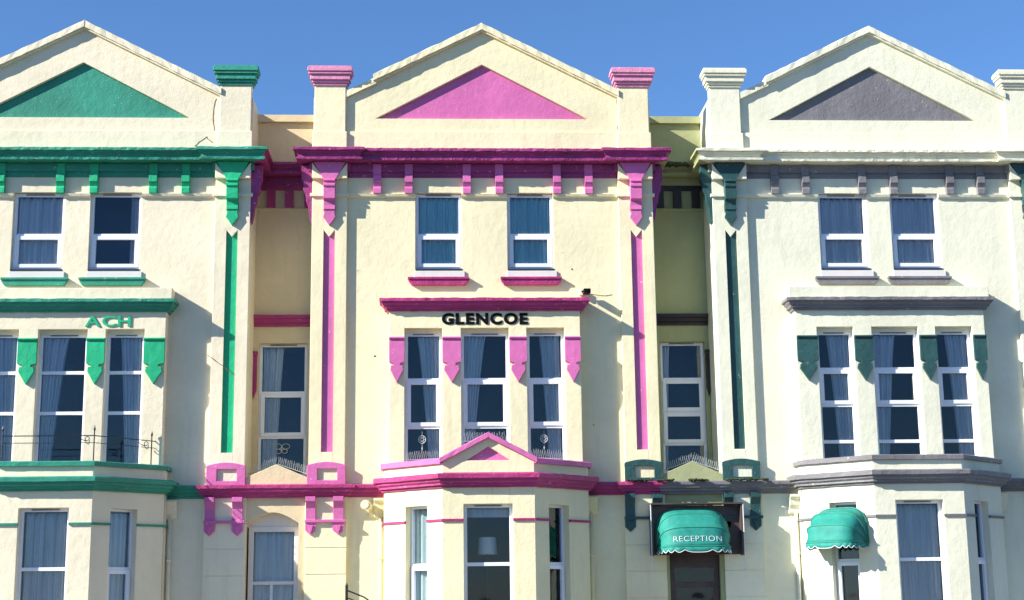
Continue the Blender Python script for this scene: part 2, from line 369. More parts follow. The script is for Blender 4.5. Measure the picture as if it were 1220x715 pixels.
def pilaster(par, s, K, base, pedestal):
    """s=-1 left, +1 right; 2.50..3.14 from centre"""
    a, b = (2.50, 3.14) if s > 0 else (-3.14, -2.50)
    c0, c1 = (2.715, 2.925) if s > 0 else (-2.925, -2.715); cm = (c0 + c1) / 2
    W = -.07
    m = MB()
    m.box(a, b, -.022, .12, 3.70, 9.45)
    m.box(a, c0, W, -.02, 3.70, 9.45); m.box(c1, b, W, -.02, 3.70, 9.45)
    m.box(c0, c1, W, -.02, 3.70, 4.29)
    m.prism([(c0, 9.45), (c0, 8.35), (cm, 8.22), (c1, 8.35), (c1, 9.45)], W, -.02)
    m.box(a - .035, b + .035, W - .04, W + .05, 8.975, 9.035)
    # cream haunches either side of the corbel head
    for (p, q) in ((a, c0), (c1, b)):
        inner = q if p == a else p; outer = p if p == a else q
        m.prism([(outer, 9.60), (outer, 9.30), (inner, 9.30)], W - .10, W)
    pl = obj('pilaster', m, K['wall'], par, .006)
    m = MB(); m.box(c0 - .004, c1 + .004, -.030, -.015, 4.28, 8.36); obj('recessed_panel', m, K['stripe'], pl)
    # corbel
    m = MB()
    m.prism([(a + .03, 9.605), (b - .03, 9.605), (c1 + .003, 9.27), (c0 - .003, 9.27)], W - .13, W)
    m.side([(W, 9.28), (W - .17, 9.28), (W - .18, 9.235), (W - .15, 9.22), (W - .15, 9.195), (W - .175, 9.18), (W - .175, 9.14), (W - .15, 9.12), (W - .15, 9.09), (W - .145, 8.91), (W - .08, 8.88), (W - .07, 8.80), (W - .08, 8.72), (W, 8.68)], c0, c1)
    m.prism([(c0, 8.83), (c1, 8.83), (c1, 8.70), (c1 - .015, 8.66), (c1 + .008, 8.58), (cm, 8.42), (c0 - .008, 8.58), (c0 + .015, 8.66), (c0, 8.70)], W - .06, W)
    obj('corbel', m, K['corbel'], pl, .004)
    # side bracket under the return of the cornice
    m = MB(); xo = b if s > 0 else a; Fx = Fr(xo, 0, 0, s) if True else F0
    prof = [(0, 9.58), (.20, 9.58), (.20, 9.32), (.16, 9.22), (.17, 9.12), (.12, 9.02), (.11, 8.90), (.07, 8.80), (.06, 8.68), (.03, 8.52), (0, 8.48)]
    for y0 in ((-.05, .05),):
        A = [m.bm.verts.new((xo + s * o, y0[0], z)) for o, z in prof]; B = [m.bm.verts.new((xo + s * o, y0[1] + .08, z)) for o, z in prof]
        m.bm.faces.new(A); m.bm.faces.new(B[::-1])
        for i in range(len(prof)): m.bm.faces.new([A[i], B[i], B[(i + 1) % len(prof)], A[(i + 1) % len(prof)]])
    obj('side_bracket', m, K['side_l'] if s < 0 else K['side_r'], pl, .004)
    # arched plaque at the foot
    m = MB(); arc = [(a - .02 + (b - a + .04) * i / 12, 4.06 + .055 * math.sin(math.pi * i / 12)) for i in range(13)]
    h0, h1 = a + .16, b - .13
    m.box(a - .02, h0, W - .045, W + .01, 3.70, 4.0); m.box(h1, b + .02, W - .045, W + .01, 3.70, 4.0)
    m.box(h0, h1, W - .044, W + .01, 3.70, 3.79)
    m.prism([(a - .02, 4.0)] + arc + [(b + .02, 4.0)], W - .045, W + .01)
    obj('arched_plaque', m, base, pl, .006)
    # ground floor pier with channelled joints and its pair of brackets
    m = MB(); zz = [0.1, .31, .77, 1.23, 1.69, 2.15, 2.61, 3.51]
    m.box(a - .04, b + .04, -.08, .12, .1, 3.51)
    for z0, z1 in zip(zz, zz[1:]): m.box(a - .045, b + .045, W - .02, -.075, z0 + .008, z1 - .008)
    pr = obj('pier', m, K['wall'], par, .007)
    for (p, q) in ((a - .03, a + .14), (b - .19, b - .01)):
        m = MB(); W2 = W - .02
        m.side([(W2, 3.50), (W2 - .13, 3.50), (W2 - .13, 3.42), (W2 - .11, 3.40), (W2 - .05, 3.30), (W2 - .04, 3.12), (W2 - .05, 3.04), (W2, 3.0)], p, q)
        cmx = (p + q) / 2
        m.prism([(p - .01, 3.05), (q + .01, 3.05), (q + .01, 2.92), (cmx, 2.83), (p - .01, 2.92)], W2 - .035, W2 + .01)
        m.prism([(cmx - .045, 3.0), (cmx + .045, 3.0), (cmx + .02, 2.9), (cmx, 2.87), (cmx - .02, 2.9)], W2 - .055, W2 + .01)
        obj('bracket', m, base, pr, .005)
    m = MB(); m.box(a - .045, b + .03, W - .085, W, 3.05, 3.10); obj('bracket_bar', m, base, pr, .006)
    # roof pier with cap
    m = MB(); pa, pb = (2.54, 3.12) if s > 0 else (-3.12, -2.54)
    m.box(pa, pb, -.07, .10, 9.80, 11.16); m.box(pa - .03, pb + .03, -.09, .11, 9.82, 10.22)
    rp = obj('roof_pier', m, K['wall'], par, .012)
    m = MB()
    for (e, z0, z1) in ((.025, 11.11, 11.16), (.05, 11.16, 11.21), (.08, 11.21, 11.31), (.11, 11.31, 11.36), (.13, 11.36, 11.44), (.11, 11.44, 11.47)):
        m.box(pa - e, pb + e, -.07 - e, .11 + e * .3, z0, z1)
    obj('pier_cap', m, K['cap'], rp, .01)

def lower_bay(par, K, gab):
    PX, PY = .78, -1.30; OX = 1.80
    m = MB(); L = math.hypot(OX - PX, PY + .33)
    SY = -.33; FL = Fr(-OX, SY, OX - PX, PY - SY); FR = Fr(PX, PY, OX - PX, SY - PY); FF = Fr(-PX, PY)
    m.wall(FF, 0, 2 * PX, .1, 3.62, [(PX - .42, PX + .41, 1.0, 3.27)], .22)
    m.wall(FL, 0, L, .1, 3.62, [(.53, 1.05, 1.0, 3.27)], .22)
    m.wall(FR, 0, L, .1, 3.62, [(L - 1.05, L - .53, 1.0, 3.27)], .22)
    m.box(-OX, -OX + .2, SY + .12, .1, .1, 3.62); m.box(OX - .2, OX, SY + .12, .1, .1, 3.62)
    path = [(-OX, 0), (-OX, SY), (-PX, PY), (PX, PY), (OX, SY), (OX, 0)]
    m.sweep(path, [(-.14, 3.6), (.0, 3.6), (.0, 3.97), (-.14, 3.97)], step=5)
    b = obj('ground_floor_bay', m, K['wall'], par, .008)
    m = MB(); m.sweep([(-OX, .03)] + path[1:5] + [(OX, .03)], BAYC, jit=.006); obj('bay_cornice', m, K['bay'], b)
    m = MB(); ztop = 4.045
    if gab:
        m.sweep([(-OX, 0), (-OX, SY), (-PX, PY), (PX, PY)], [(-.16, 3.955), (.055, 3.955), (.06, 4.035), (.03, 4.05), (-.16, 4.06)], 0, 2, jit=.004)
        obj('parapet_coping', m, K['coping'], b); m = MB()
        m.sweep([(-PX, PY), (PX, PY), (OX, SY), (OX, 0)], [(-.16, 3.955), (.055, 3.955), (.06, 4.035), (.03, 4.05), (-.16, 4.06)], 1, 3, jit=.004)
    else:
        m.sweep(path, [(-.16, 3.965), (.055, 3.965), (.06, 4.035), (.03, 4.05), (-.16, 4.06)], jit=.004)
    obj('parapet_coping', m, K['coping'], b)
    if gab:
        m = MB(); gable(m, Fr(0, PY), [(-PX, 3.80), (PX, 3.80), (PX, 4.0), (0, 4.42), (-PX, 4.0)], [(-.38, 4.005), (.38, 4.005), (0, 4.245)], -.012, .18)
        obj('bay_gable', m, K['wall'], b, .005)
        m = MB(); m.prism([(-.40, 3.995), (.40, 3.995), (0, 4.26)], .04, .07, Fr(0, PY)); obj('gable_triangle', m, K['bright'], b)
        m = MB(); rake(m, Fr(0, PY), -PX - .05, 4.055, 0, 4.485, .095, -.08, .18); rake(m, Fr(0, PY), PX + .05, 4.055, 0, 4.485, .095, -.08, .18)
        obj('gable_coping', m, K['bright'], b, .004)
    # thin string mould between the windows
    prof = [(-.02, 2.985), (.025, 2.985), (.03, 3.025), (-.02, 3.03)]
    def pt(F, u): p = F(u, 0, 0); return (p[0], p[1])
    for seg in ([(-OX, 0), (-OX, SY), pt(FL, .53)], [pt(FL, 1.05), (-PX, PY), (-.42, PY)], [(.41, PY), (PX, PY), pt(FR, L - 1.05)], [pt(FR, L - .53), (OX, SY), (OX, 0)]):
        m = MB(); m.sweep(seg, prof, jit=.002); obj('window_band', m, K['string'], b)
    m = MB(); m.plan([(-OX + .1, .1), (-OX + .1, SY + .04), (-PX + .05, PY + .12), (PX - .05, PY + .12), (OX - .1, SY + .04), (OX - .1, .1)], 3.75, 3.88); obj('bay_roof', m, ROOFM, b)
    m = MB(); m.box(-1.75, 1.75, .02, .1, 3.45, 3.55)
    m.plan([(-OX + .1, .1), (-OX + .1, SY + .04), (-PX + .05, PY + .12), (PX - .05, PY + .12), (OX - .1, SY + .04), (OX - .1, .1), (OX - .1, 2.6), (-OX + .1, 2.6)], 3.40, 3.58)
    m.plan([(-OX + .1, .1), (-OX + .1, SY + .04), (-PX + .05, PY + .12), (PX - .05, PY + .12), (OX - .1, SY + .04), (OX - .1, .1), (OX - .1, 2.6), (-OX + .1, 2.6)], .5, .62)
    m.box(-OX, OX, 2.6, 2.7, .4, 3.6); m.box(-OX - .05, -OX + .1, .25, 2.65, .4, 3.6); m.box(OX - .1, OX + .05, .25, 2.65, .4, 3.6)
    obj('bay_room', m, ROOM, b)
    window(par, FF, PX - .42, PX + .41, 1.0, 3.27, .13, [(2.27, False)])
    window(par, FL, .53, 1.05, 1.0, 3.27, .13, [(2.27, True)], vent=False, fw=.04)
    window(par, FR, L - 1.05, L - .53, 1.0, 3.27, .13, [(2.27, True)], vent=False, fw=.04)
    return FF, FL, FR, L

def upper_bay(par, K, hw, extra, sh):
    """first-floor box bay, three windows"""
    Y = BY; rl = [(4.71, False), (5.56, True)] if not extra else ([(4.40, False), (5.06, False), (5.72, True)] if sh > 0 else [(5.0, False), (5.72, False)])
    op = [(-1.44 + sh, -.77 + sh), (-.43 + sh, .43 + sh), (.75 + sh, 1.43 + sh)]
    m = MB(); Ff = Fr(0, Y)
    m.wall(Ff, -hw, hw, 3.72, 6.82, [(a, b, 3.95, 6.48) for a, b in op], .20)
    m.box(-hw + .003, -hw + .12, Y + .19, .02, 3.73, 6.81); m.box(hw - .12, hw - .003, Y + .19, .02, 3.73, 6.81)
    m.box(-hw + .02, hw - .02, Y + .03, .02, 6.70, 7.0)
    if extra: m.box(-hw - .10, hw + .10, Y - .06, .02, 7.015, 7.22)
    b = obj('first_floor_bay', m, K['wall'], par, .008)
    m = MB(); m.sweep([(-hw, .02), (-hw, Y), (hw, Y), (hw, .02)], UBC, jit=.008, step=.05); obj('bay_cornice', m, K['ubay'], b)
    for (p, q) in ((-hw, op[0][0]), (op[0][1], op[1][0]), (op[1][1], op[2][0]), (op[2][1], hw)):
        m = MB(); c = (p + q) / 2; d = (q - p) / 2
        m.side([(0.01, 6.320), (-.075, 6.315), (-.09, 6.295), (-.075, 6.270), (-.055, 6.265), (-.055, 6.250), (.01, 6.250)], p + .002, q - .002, Ff)
        m.prism([(p + .002, 6.260), (q - .002, 6.260), (q - .002, 5.860), (c + d * .45, 5.840), (c + d * .40, 5.800), (c + d * .72, 5.800), (c + d * .80, 5.720), (c, 5.490), (c - d * .80, 5.720), (c - d * .72, 5.800), (c - d * .40, 5.800), (c - d * .45, 5.840), (p + .002, 5.860)], -.055, .01, Ff)
        obj('bracket', m, K['stripe'], b, .004)
    m = MB(); m.box(-hw + .12, hw - .12, Y + .19, 2.2, 6.54, 6.68); m.box(-hw + .12, hw - .12, Y + .19, 2.2, 3.75, 3.87)
    m.box(-hw, hw, 2.2, 2.3, 3.72, 6.7); m.box(-hw - .05, -hw + .14, .25, 2.25, 3.72, 6.7); m.box(hw - .14, hw + .05, .25, 2.25, 3.72, 6.7)
    obj('bay_room', m, ROOM, b)
    for a, q in op:
        m = MB(); m.box(a - .01, q + .01, .10, .195, 6.40, 6.49, Ff); obj('window_head', m, K['wall'], b)
    for a, q in op: window(par, Ff, a, q, 3.95, 6.41, .13, rl)
    return Ff, op

def house(cx, label, K, base_l, base_r, gab=True, bayhw=1.72, sh=0., extra=False, win=((-1.25, -.40), (.44, 1.29)), link_w=1.11, link_panes=None, link_arch=True):
    H = empty('terraced_house', (cx, 0, 0), label, 'house', 'houses of the terrace')
    m = MB()
    m.wall(F0, -2.52, 2.52, .1, 9.87, [(win[0][0], win[0][1], 7.62, 9.07), (win[1][0], win[1][1], 7.62, 9.07), (-bayhw + .14, bayhw - .14, 3.86, 6.6), (-1.6, 1.6, .6, 3.42)], .25)
    obj('front_wall', m, K['wall'], H, .006)
    m = MB()      # moulding under the frieze, broken by the windows
    for p, q in ((-2.5, win[0][0]), (win[0][1], win[1][0]), (win[1][1], 2.5)): m = MB(); m.side([(.01, 8.965), (-.03, 8.97), (-.05, 8.99), (-.065, 9.035), (.01, 9.05)], p, q); obj('frieze_moulding', m, K['wall'], H)
    for i, (p, q) in enumerate(win):
        m = MB(); m.prism([(p - .13, 7.44), (q + .12, 7.44), (q + .12, 7.40), (q + .06, 7.315), (p - .07, 7.315), (p - .13, 7.40)], -.075, .02); m.prism([(p - .14, 7.465), (q + .13, 7.465), (q + .13, 7.425), (p - .14, 7.425)], -.10, .02)
        obj('window_sill', m, K['sill'], H, .006)
        m = MB(); m.box(p - .02, q + .05, -.03, .1, 7.47, 7.585); obj('sub_sill', m, WOODW, H, .006)
        m = MB(); m.box(p, q, -.01, .11, 7.60, 7.635); m.box(p - .3, q + .3, .95, 1.0, 7.4, 9.3); m.box(p - .3, p - .2, .24, .96, 7.4, 9.3); m.box(q + .2, q + .3, .24, .96, 7.4, 9.3)
        m.box(p - .3, q + .3, .24, 1, 9.3, 9.4); m.box(p - .3, q + .3, .24, 1, 7.3, 7.4); obj('bedroom', m, ROOM, H)
        window(H, F0, p, q, 7.635, 9.06, .075, [(8.28, True)])
    # frieze, dentils, cornice
    full = [(-3.14, .95), (-3.14, -.07), (-2.50, -.07), (-2.50, 0), (2.50, 0), (2.50, -.07), (3.14, -.07), (3.14, .95)]
    m = MB(); m.sweep(full, CORN_P, 1, 6, step=3); obj('frieze', m, K['frieze'], H, .004)
    m = MB(); m.sweep(full, [(-.03, 9.35), (.018, 9.355), (.018, 9.46), (-.03, 9.46)], 3, 4, step=3); obj('frieze_fillet', m, K['frieze'], H)
    m = MB(); m.sweep(full, CORN, 1, 6, jit=.010, step=.04); obj('cornice', m, K['cornice'], H)
    m = MB(); m.sweep(full, CORN, 6, 7, jit=.009, step=.05); m.sweep(full, CORN_P, 6, 7, step=3); obj('cornice_return', m, K['side_r'], H)
    for x in (-1.95, -1.37, -.30, .30, 1.37, 1.96):
        m = MB(); m.side([(.01, 9.60), (-.078, 9.60), (-.078, 9.40), (-.115, 9.37), (-.115, 9.25), (-.10, 9.23), (-.07, 9.17), (-.09, 9.13), (-.09, 9.04), (-.05, 9.035), (.01, 9.035)], x - .075, x + .07)
        obj('dentil', m, K['dentil'], H, .004)
    # roof-line gable
    m = MB(); gable(m, F0, [(-2.56, 9.85), (2.56, 9.85), (2.56, 11.02), (0, 12.30), (-2.56, 11.02)], [(-1.99, 10.50), (1.99, 10.50), (0, 11.57)], 0, .15)
    m.box(-2.55, 2.55, -.035, .02, 9.85, 10.24)
    gb = obj('gable', m, K['wall'], H, .006)
    m = MB(); m.prism([(-2.02, 10.48), (2.02, 10.48), (0, 11.59)], .065, .09); obj('gable_triangle', m, K['tri'], gb)
    m = MB()
    rake(m, F0, -2.56, 11.02, -1.98, 11.30, .13, -.06, .18); rake(m, F0, -2.04, 11.34, 0, 12.37, .13, -.10, .18, .006)
    rake(m, F0, 2.56, 11.06, 0, 12.37, .13, -.10, .18, .006)
    rake(m, F0, -2.10, 11.19, 0, 12.26, .05, -.065, .15, .002); rake(m, F0, 2.56, 10.95, 0, 12.26, .05, -.065, .15, .002)
    obj('gable_coping', m, K['wall'], gb)
    pilaster(H, -1, K, base_l, None); pilaster(H, 1, K, base_r, None)
    Ff, op = upper_bay(H, K, bayhw, extra, sh)
    lb = lower_bay(H, K, gab)
    # string course at first floor
    m = MB(); m.sweep([(-3.2, -.09), (-2.46, -.09), (-2.46, 0), (-1.7, 0)], STRING, jit=.005); obj('string_course', m, K['string'], H); m = MB(); m.sweep([(1.7, 0), (2.46, 0), (2.46, -.09), (2.5, -.09)], STRING, 0, 2, jit=.005)
    obj('string_course', m, K['string'], H)
    m = MB(); m.sweep([(2.46, 0), (2.46, -.09), (3.2, -.09)], STRING, 1, 2, jit=.008); obj('string_course', m, K['string_r'], H)
    # downpipes and scrolled hoppers beside the bay
    for s in (-1, 1):
        m = MB(); m.tube([(s * 1.86, -.05, .15), (s * 1.86, -.05, 3.2)], .035, 10)
        for z in (1.2, 2.4): m.tube([(s * 1.86, -.05, z), (s * 1.86, -.05, z + .05)], .048, 10)
        dp = obj('downpipe', m, K['pipe'], H, smooth=True)
        m = MB(); m.side([(.03, 3.46), (-.2, 3.46), (-.21, 3.42), (-.15, 3.38), (-.13, 3.28), (-.08, 3.22), (-.07, 3.14), (.03, 3.10)], s * 1.89 - .09, s * 1.89 + .09); obj('hopper', m, K['pipe'], dp, .01)
    # roof behind the parapet
    m = MB(); m.box(-3.1, 3.1, .3, 9, 9.6, 9.8); m.box(-3.1, 3.1, 8.8, 9, .1, 9.7); m.box(-3.12, -2.9, .1, 9, .1, 9.9); m.box(2.9, 3.12, .1, 9, .1, 9.9)
    obj('roof', m, ROOFM, H)
    # ---------------- recessed link on the left of the house: x -4.26 .. -3.14 local
    a, b = -4.26, -3.14; LW = K['link']; a2 = -4.31
    FLk = Fr(0, .9)
    wa, wb = K['lwin']
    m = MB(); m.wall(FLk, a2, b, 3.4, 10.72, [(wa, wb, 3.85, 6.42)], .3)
    m.box(a2, b, .82, 1.25, 10.70, 10.84)
    m.box(a2, b + .02, .86, .93, 8.96, 9.01)
    lk = obj('link_wall', m, LW, H, .006)
    m = MB(); m.box(a2 + .01, b, .855, .90, 9.36, 9.60)
    for x in (-3.98, -3.64, -3.28): m.box(x - .08, x + .07, .80, .905, 9.01, 9.37)
    obj('link_frieze', m, K['lfrieze'], lk, .004)
    m = MB(); m.sweep([(-4.9, -.07), (a, -.07), (a, .9), (b, .9), (b, -.07), (-2.5, -.07)], CORN, 1, 4, jit=.006, step=.06)
    m.sweep([(-4.9, -.07), (a, -.07), (a, .9), (b, .9), (b, -.07), (-2.5, -.07)], CORN_P, 1, 4, step=3); obj('link_cornice', m, K['lcorn'], lk)
    m = MB(); m.sweep([(a2, .9), (b, .9)], [(-.02, 6.73), (.03, 6.73), (.035, 6.78), (.07, 6.80), (.08, 6.86), (.11, 6.88), (.11, 6.94), (-.02, 6.96)], jit=.004); obj('link_string', m, K['lstring'], lk)
    bx = K['lbr']
    m = MB(); m.prism([(bx - .05, 6.22), (bx + .05, 6.22), (bx + .05, 5.55), (bx, 5.38), (bx - .05, 5.55)], -.05, .01, FLk); m.box(bx - .06, bx + .06, -.07, .01, 6.20, 6.26, FLk); obj('link_bracket', m, K['lfrieze'], lk, .004)
    window(H, FLk, wa, wb, 3.95, 6.42, .12, link_panes or [(4.68, False), (5.5, True)])
    m = MB(); m.box(a2, b, 2.6, 2.7, 3.7, 6.8); m.box(a2, b, 1.2, 2.65, 6.5, 6.6); m.box(a2, b, 1.2, 2.65, 3.75, 3.85); m.box(a2 - .1, a2, 1.2, 2.7, 3.7, 6.8); m.box(b, b + .1, 1.2, 2.7, 3.7, 6.8); obj('link_room', m, ROOM, lk)
    # ledge gable in front of the recess, and the flat roof behind it
    m = MB(); m.prism([(-4.28, 3.72), (-3.12, 3.72), (-3.12, 3.83), (-3.70, 4.08), (-4.28, 3.83)], -.08, .07); m.box(a2, b, -.05, 1.0, 3.62, 3.74)
    obj('ledge_gable', m, LW, lk, .008)
    m = MB(); m.sweep([(-4.30, -.09), (-3.10, -.09)], STRING, jit=.007); obj('link_course', m, K['string_l'], lk)
    # side returns
    for x0, x1 in ((a2 - .1, a), (b, b + .1)):
        pass
    m = MB(); m.box(b + .004, b + .06, .0, 1.2, 3.7, 10.9); obj('side_wall', m, K['wall'], H)
    m = MB(); m.box(a - .06, a - .004, .0, 1.2, 3.7, 10.9); obj('side_wall', m, K['wall_prev'], H)
    # ground floor of the link
    m = MB(); W = -.05
    if link_arch:
        u0, u1 = -4.22, -3.30
        N = 16; pts = [(u0 + (u1 - u0) * i / N, 3.05 + .19 * math.sin(math.pi * i / N)) for i in range(N + 1)]
        m.prism([(-4.26, .1), (u0, .1)] + [pts[0]] + [(u0, 3.5), (-4.26, 3.5)], W, .25)
        m.prism([(u1, .1), (-3.14, .1), (-3.14, 3.5), (u1, 3.5), pts[-1]], W, .25)
        for (p, q) in zip(pts, pts[1:]): m.prism([p, q, (q[0], 3.5), (p[0], 3.5)], W, .25)
        bmesh.ops.remove_doubles(m.bm, verts=m.bm.verts, dist=1e-5)
        m.box(u0, u1, W + .03, .25, .1, 1.0)
        ga = obj('arched_wall', m, LW, lk)
        window(H, F0, u0 + .03, u1 - .0, 1.0, 3.0, .16, [(2.02, False)], mat=WOODW, fw=.09, vent=False)
        m = MB(); m.box(u0 - .01, u1 + .02, .18, .24, 2.99, 3.3); obj('fanlight_board', m, WOODW, ga); m = MB(); m.box(-3.80, -3.75, .17, .22, 1.08, 2.0); obj('mullion', m, WOODW, ga)
    else:
        m.wall(Fr(0, W), -4.26, -3.14, .1, 3.5, [(-4.16, -3.26, .1, 2.7)], .38)
        ga = obj('doorway_wall', m, LW, lk)
        m = MB(); m.wall(Fr(0, .05), -4.15, -3.27, .13, 2.66, [(-4.06, -3.36, 1.95, 2.2), (-4.04, -3.38, .9, 1.85)], .05)
        dr = obj('door', m, BROWN, H, .006)
        m = MB(); m.box(-4.07, -3.35, .065, .075, .89, 2.21); obj('pane', m, GLASS, dr)
        m = MB(); m.tube([(-3.42, .0, 1.2), (-3.42, -.03, 1.25), (-3.42, -.03, 1.45), (-3.42, .0, 1.5)], .012); obj('handle', m, STEEL, dr)
    m = MB(); m.box(-4.3, -3.1, 1.6, 1.7, .1, 3.6); m.box(-4.3, -3.1, .24, 1.65, 3.4, 3.5); m.box(-4.36, -4.26, .24, 1.7, .1, 3.6); m.box(-3.14, -3.04, .24, 1.7, .1, 3.6)
    obj('hall', m, ROOM, ga)
    return H, Ff, op, lb

KM = dict(wall=CREAM, wall_prev=CREAM_L, stripe=PINK, corbel=PINK, cap=PINK_P, bay=CERISE, ubay=CERISE, coping=PINK, bright=PINK, string=CERISE, string_r=CERISE, string_l=CERISE,
          sill=CERISE, frieze=MAGENTA, cornice=MAGENTA, dentil=PINK, side_l=MAGENTA, side_r=MAGENTA, tri=PINK, pipe=YELLOW,
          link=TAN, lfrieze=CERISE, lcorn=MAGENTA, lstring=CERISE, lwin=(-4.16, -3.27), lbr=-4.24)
KL = dict(wall=CREAM_L, wall_prev=CREAM_L, stripe=GREEN, corbel=GREEN, cap=GREEN_D, bay=GREEN_D, ubay=GREEN_D, coping=GREEN_D, bright=GREEN, string=GREEN_D, string_r=CERISE, string_l=GREEN_D,
          sill=GREEN_D, frieze=GREEN_D, cornice=GREEN_D, dentil=GREEN, side_l=GREEN, side_r=MAGENTA, tri=GREEN_D, pipe=CREAM_L,
          link=CREAM_L, lfrieze=GREEN_D, lcorn=GREEN_D, lstring=GREEN_D, lwin=(-4.16, -3.27), lbr=-4.24)
KR = dict(wall=CREAM_R, wall_prev=CREAM, stripe=TEAL, corbel=TEAL, cap=CREAM_R, bay=GREYG, ubay=GREYG, coping=GREYG, bright=TEAL, string=GREYG, string_r=GREYG, string_l=GREYG,
          sill=GREYG, frieze=GREYG, cornice=CREAM_R, dentil=GREYG, side_l=TEAL, side_r=CREAM_R, tri=GREYG, pipe=CREAM_R,
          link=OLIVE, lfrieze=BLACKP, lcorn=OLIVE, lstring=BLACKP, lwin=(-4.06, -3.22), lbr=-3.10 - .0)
KR['lbr'] = -3.165

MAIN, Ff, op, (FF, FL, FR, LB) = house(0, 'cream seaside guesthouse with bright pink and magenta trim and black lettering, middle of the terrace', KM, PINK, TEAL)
LEFT, FfL, opL, _ = house(-7.40, 'peach cream house with green painted trim on the left of the pink one', KL, GREEN_D, PINK, gab=False, bayhw=1.72, sh=-.08, extra=True, win=((-1.14, -.22), (.24, 1.16)))
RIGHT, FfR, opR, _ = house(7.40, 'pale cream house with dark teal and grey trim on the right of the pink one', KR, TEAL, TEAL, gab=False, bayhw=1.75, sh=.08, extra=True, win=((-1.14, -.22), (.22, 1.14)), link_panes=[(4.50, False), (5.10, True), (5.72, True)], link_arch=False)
for ex in (-11.68, 10.55):     # blank end walls of the terrace
    par = LEFT if ex < 0 else RIGHT; lx = ex - par.location.x
    m = MB(); m.box(lx - .02, lx + .2, 0, 9, .1, 10.8) if ex < 0 else m.box(lx - .02, lx + .2, .12, 9, .1, 9.4); obj('end_wall', m, CREAM_L if ex < 0 else CREAM_R, par)

# ------------------------------------------------------------------ lettering
def letters(name, text, x0, x1, z0, z1, y, mat, label, spread=None, depth=.02, bold=.018):
    E_ = empty(name, ((x0 + x1) / 2, y, z0), label, 'sign')
    curves = []
    for ch in text:
        cu = bpy.data.curves.new('t', 'FONT'); cu.body = ch; cu.size = 1.0; cu.offset = bold; cu.extrude = .5; cu.resolution_u = 5
        o = bpy.data.objects.new('t', cu); C.objects.link(o); curves.append(o)
    bpy.context.view_layer.update(); dg = bpy.context.evaluated_depsgraph_get(); data = []
    for o in curves:
        me = bpy.data.meshes.new_from_object(o.evaluated_get(dg)); xs = [v.co.x for v in me.vertices]; ys = [v.co.y for v in me.vertices]
        data.append((me, min(xs), max(xs), min(ys), max(ys)))
    for o in curves: cu = o.data; bpy.data.objects.remove(o); bpy.data.curves.remove(cu)
    gap = .10; tot = sum(d[2] - d[1] for d in data) + gap * (len(data) - 1); sx = (x1 - x0) / tot
    H_ = 0.729 + 2 * bold; sz = (z1 - z0) / H_; cur = -(x1 - x0) / 2
    for ch, (me, a, b, c, d) in zip(text, data):
        for v in me.vertices:
            v.co = Vector((cur + (v.co.x - a) * sx, -(v.co.z + .5) * depth, (v.co.y + bold) * sz))
        cur += (b - a + gap) * sx; me.materials.clear(); me.materials.append(mat); me.name = 'letter'
        bm = bmesh.new(); bm.from_mesh(me); bmesh.ops.remove_doubles(bm, verts=bm.verts, dist=1e-5); bmesh.ops.recalc_face_normals(bm, faces=bm.faces); bm.to_mesh(me); bm.free()
        o = bpy.data.objects.new('letter', me); C.objects.link(o); o.parent = E_; tag(o, 'capital letter ' + ch)
    return E_
letters('sign_lettering', 'GLENCOE', -.775, .775, 6.545, 6.765, BY, BLACK, 'bold black raised capital letters above the three middle bay windows', depth=.012, bold=.05)
letters('sign_lettering', 'ACH', -7.10, -6.30, 6.53, 6.73, BY, GREEN, 'faded green capital letters on the bay of the green trimmed house', depth=.02)

# ------------------------------------------------------------------ curtains
UB = Fr(0, BY)
curtain('long drawn blue curtains filling the left bedroom window at the top', F0, (-1.22, -.43), (-1.22, -.43), 7.62, 9.02, .17, CUR_BLUE, 8)
curtain('long drawn blue curtains filling the right bedroom window at the top', F0, (.47, 1.26), (.47, 1.26), 7.62, 9.02, .17, CUR_BLUE, 8)
curtain('grey blue curtain tied to the right in the left bay window', UB, (-1.22, -.82), (-1.00, -.80), 3.95, 6.38, .215, CUR_GREY, 6)
curtain('grey blue curtain tied to the left in the middle bay window', UB, (-.40, .02), (-.38, -.24), 3.95, 6.38, .215, CUR_GREY, 6)
curtain('grey blue curtain tied to the right in the right bay window', UB, (.98, 1.36), (1.14, 1.36), 3.95, 6.38, .215, CUR_GREY, 6)
FK = Fr(0, .9)
curtain('grey curtain at the left of the recessed window on the left', FK, (-4.10, -3.72), (-4.08, -3.84), 3.95, 6.38, .215, CUR_GREY, 6)
curtain('thin pale curtain in the recessed window above the reception awning', FK, (3.30, 3.55), (3.30, 3.45), 3.95, 6.38, .215, CUR_GREY, 4)
curtain('sage curtain in the slanting left window of the ground floor bay', FL, (.30, 1.06), (.30, 1.06), 1.0, 3.24, .25, CUR_SAGE, 6)
curtain('pale curtain in the slanting right window of the ground floor bay', FR, (LB - 1.04, LB - .66), (LB - 1.04, LB - .70), 1.0, 3.24, .205, CUR_GREY, 5, None, .012)
curtain('lilac grey curtain in the arched ground floor window', F0, (-4.12, -3.34), (-4.12, -3.34), 1.0, 2.95, .30, CUR_LILAC, 5)
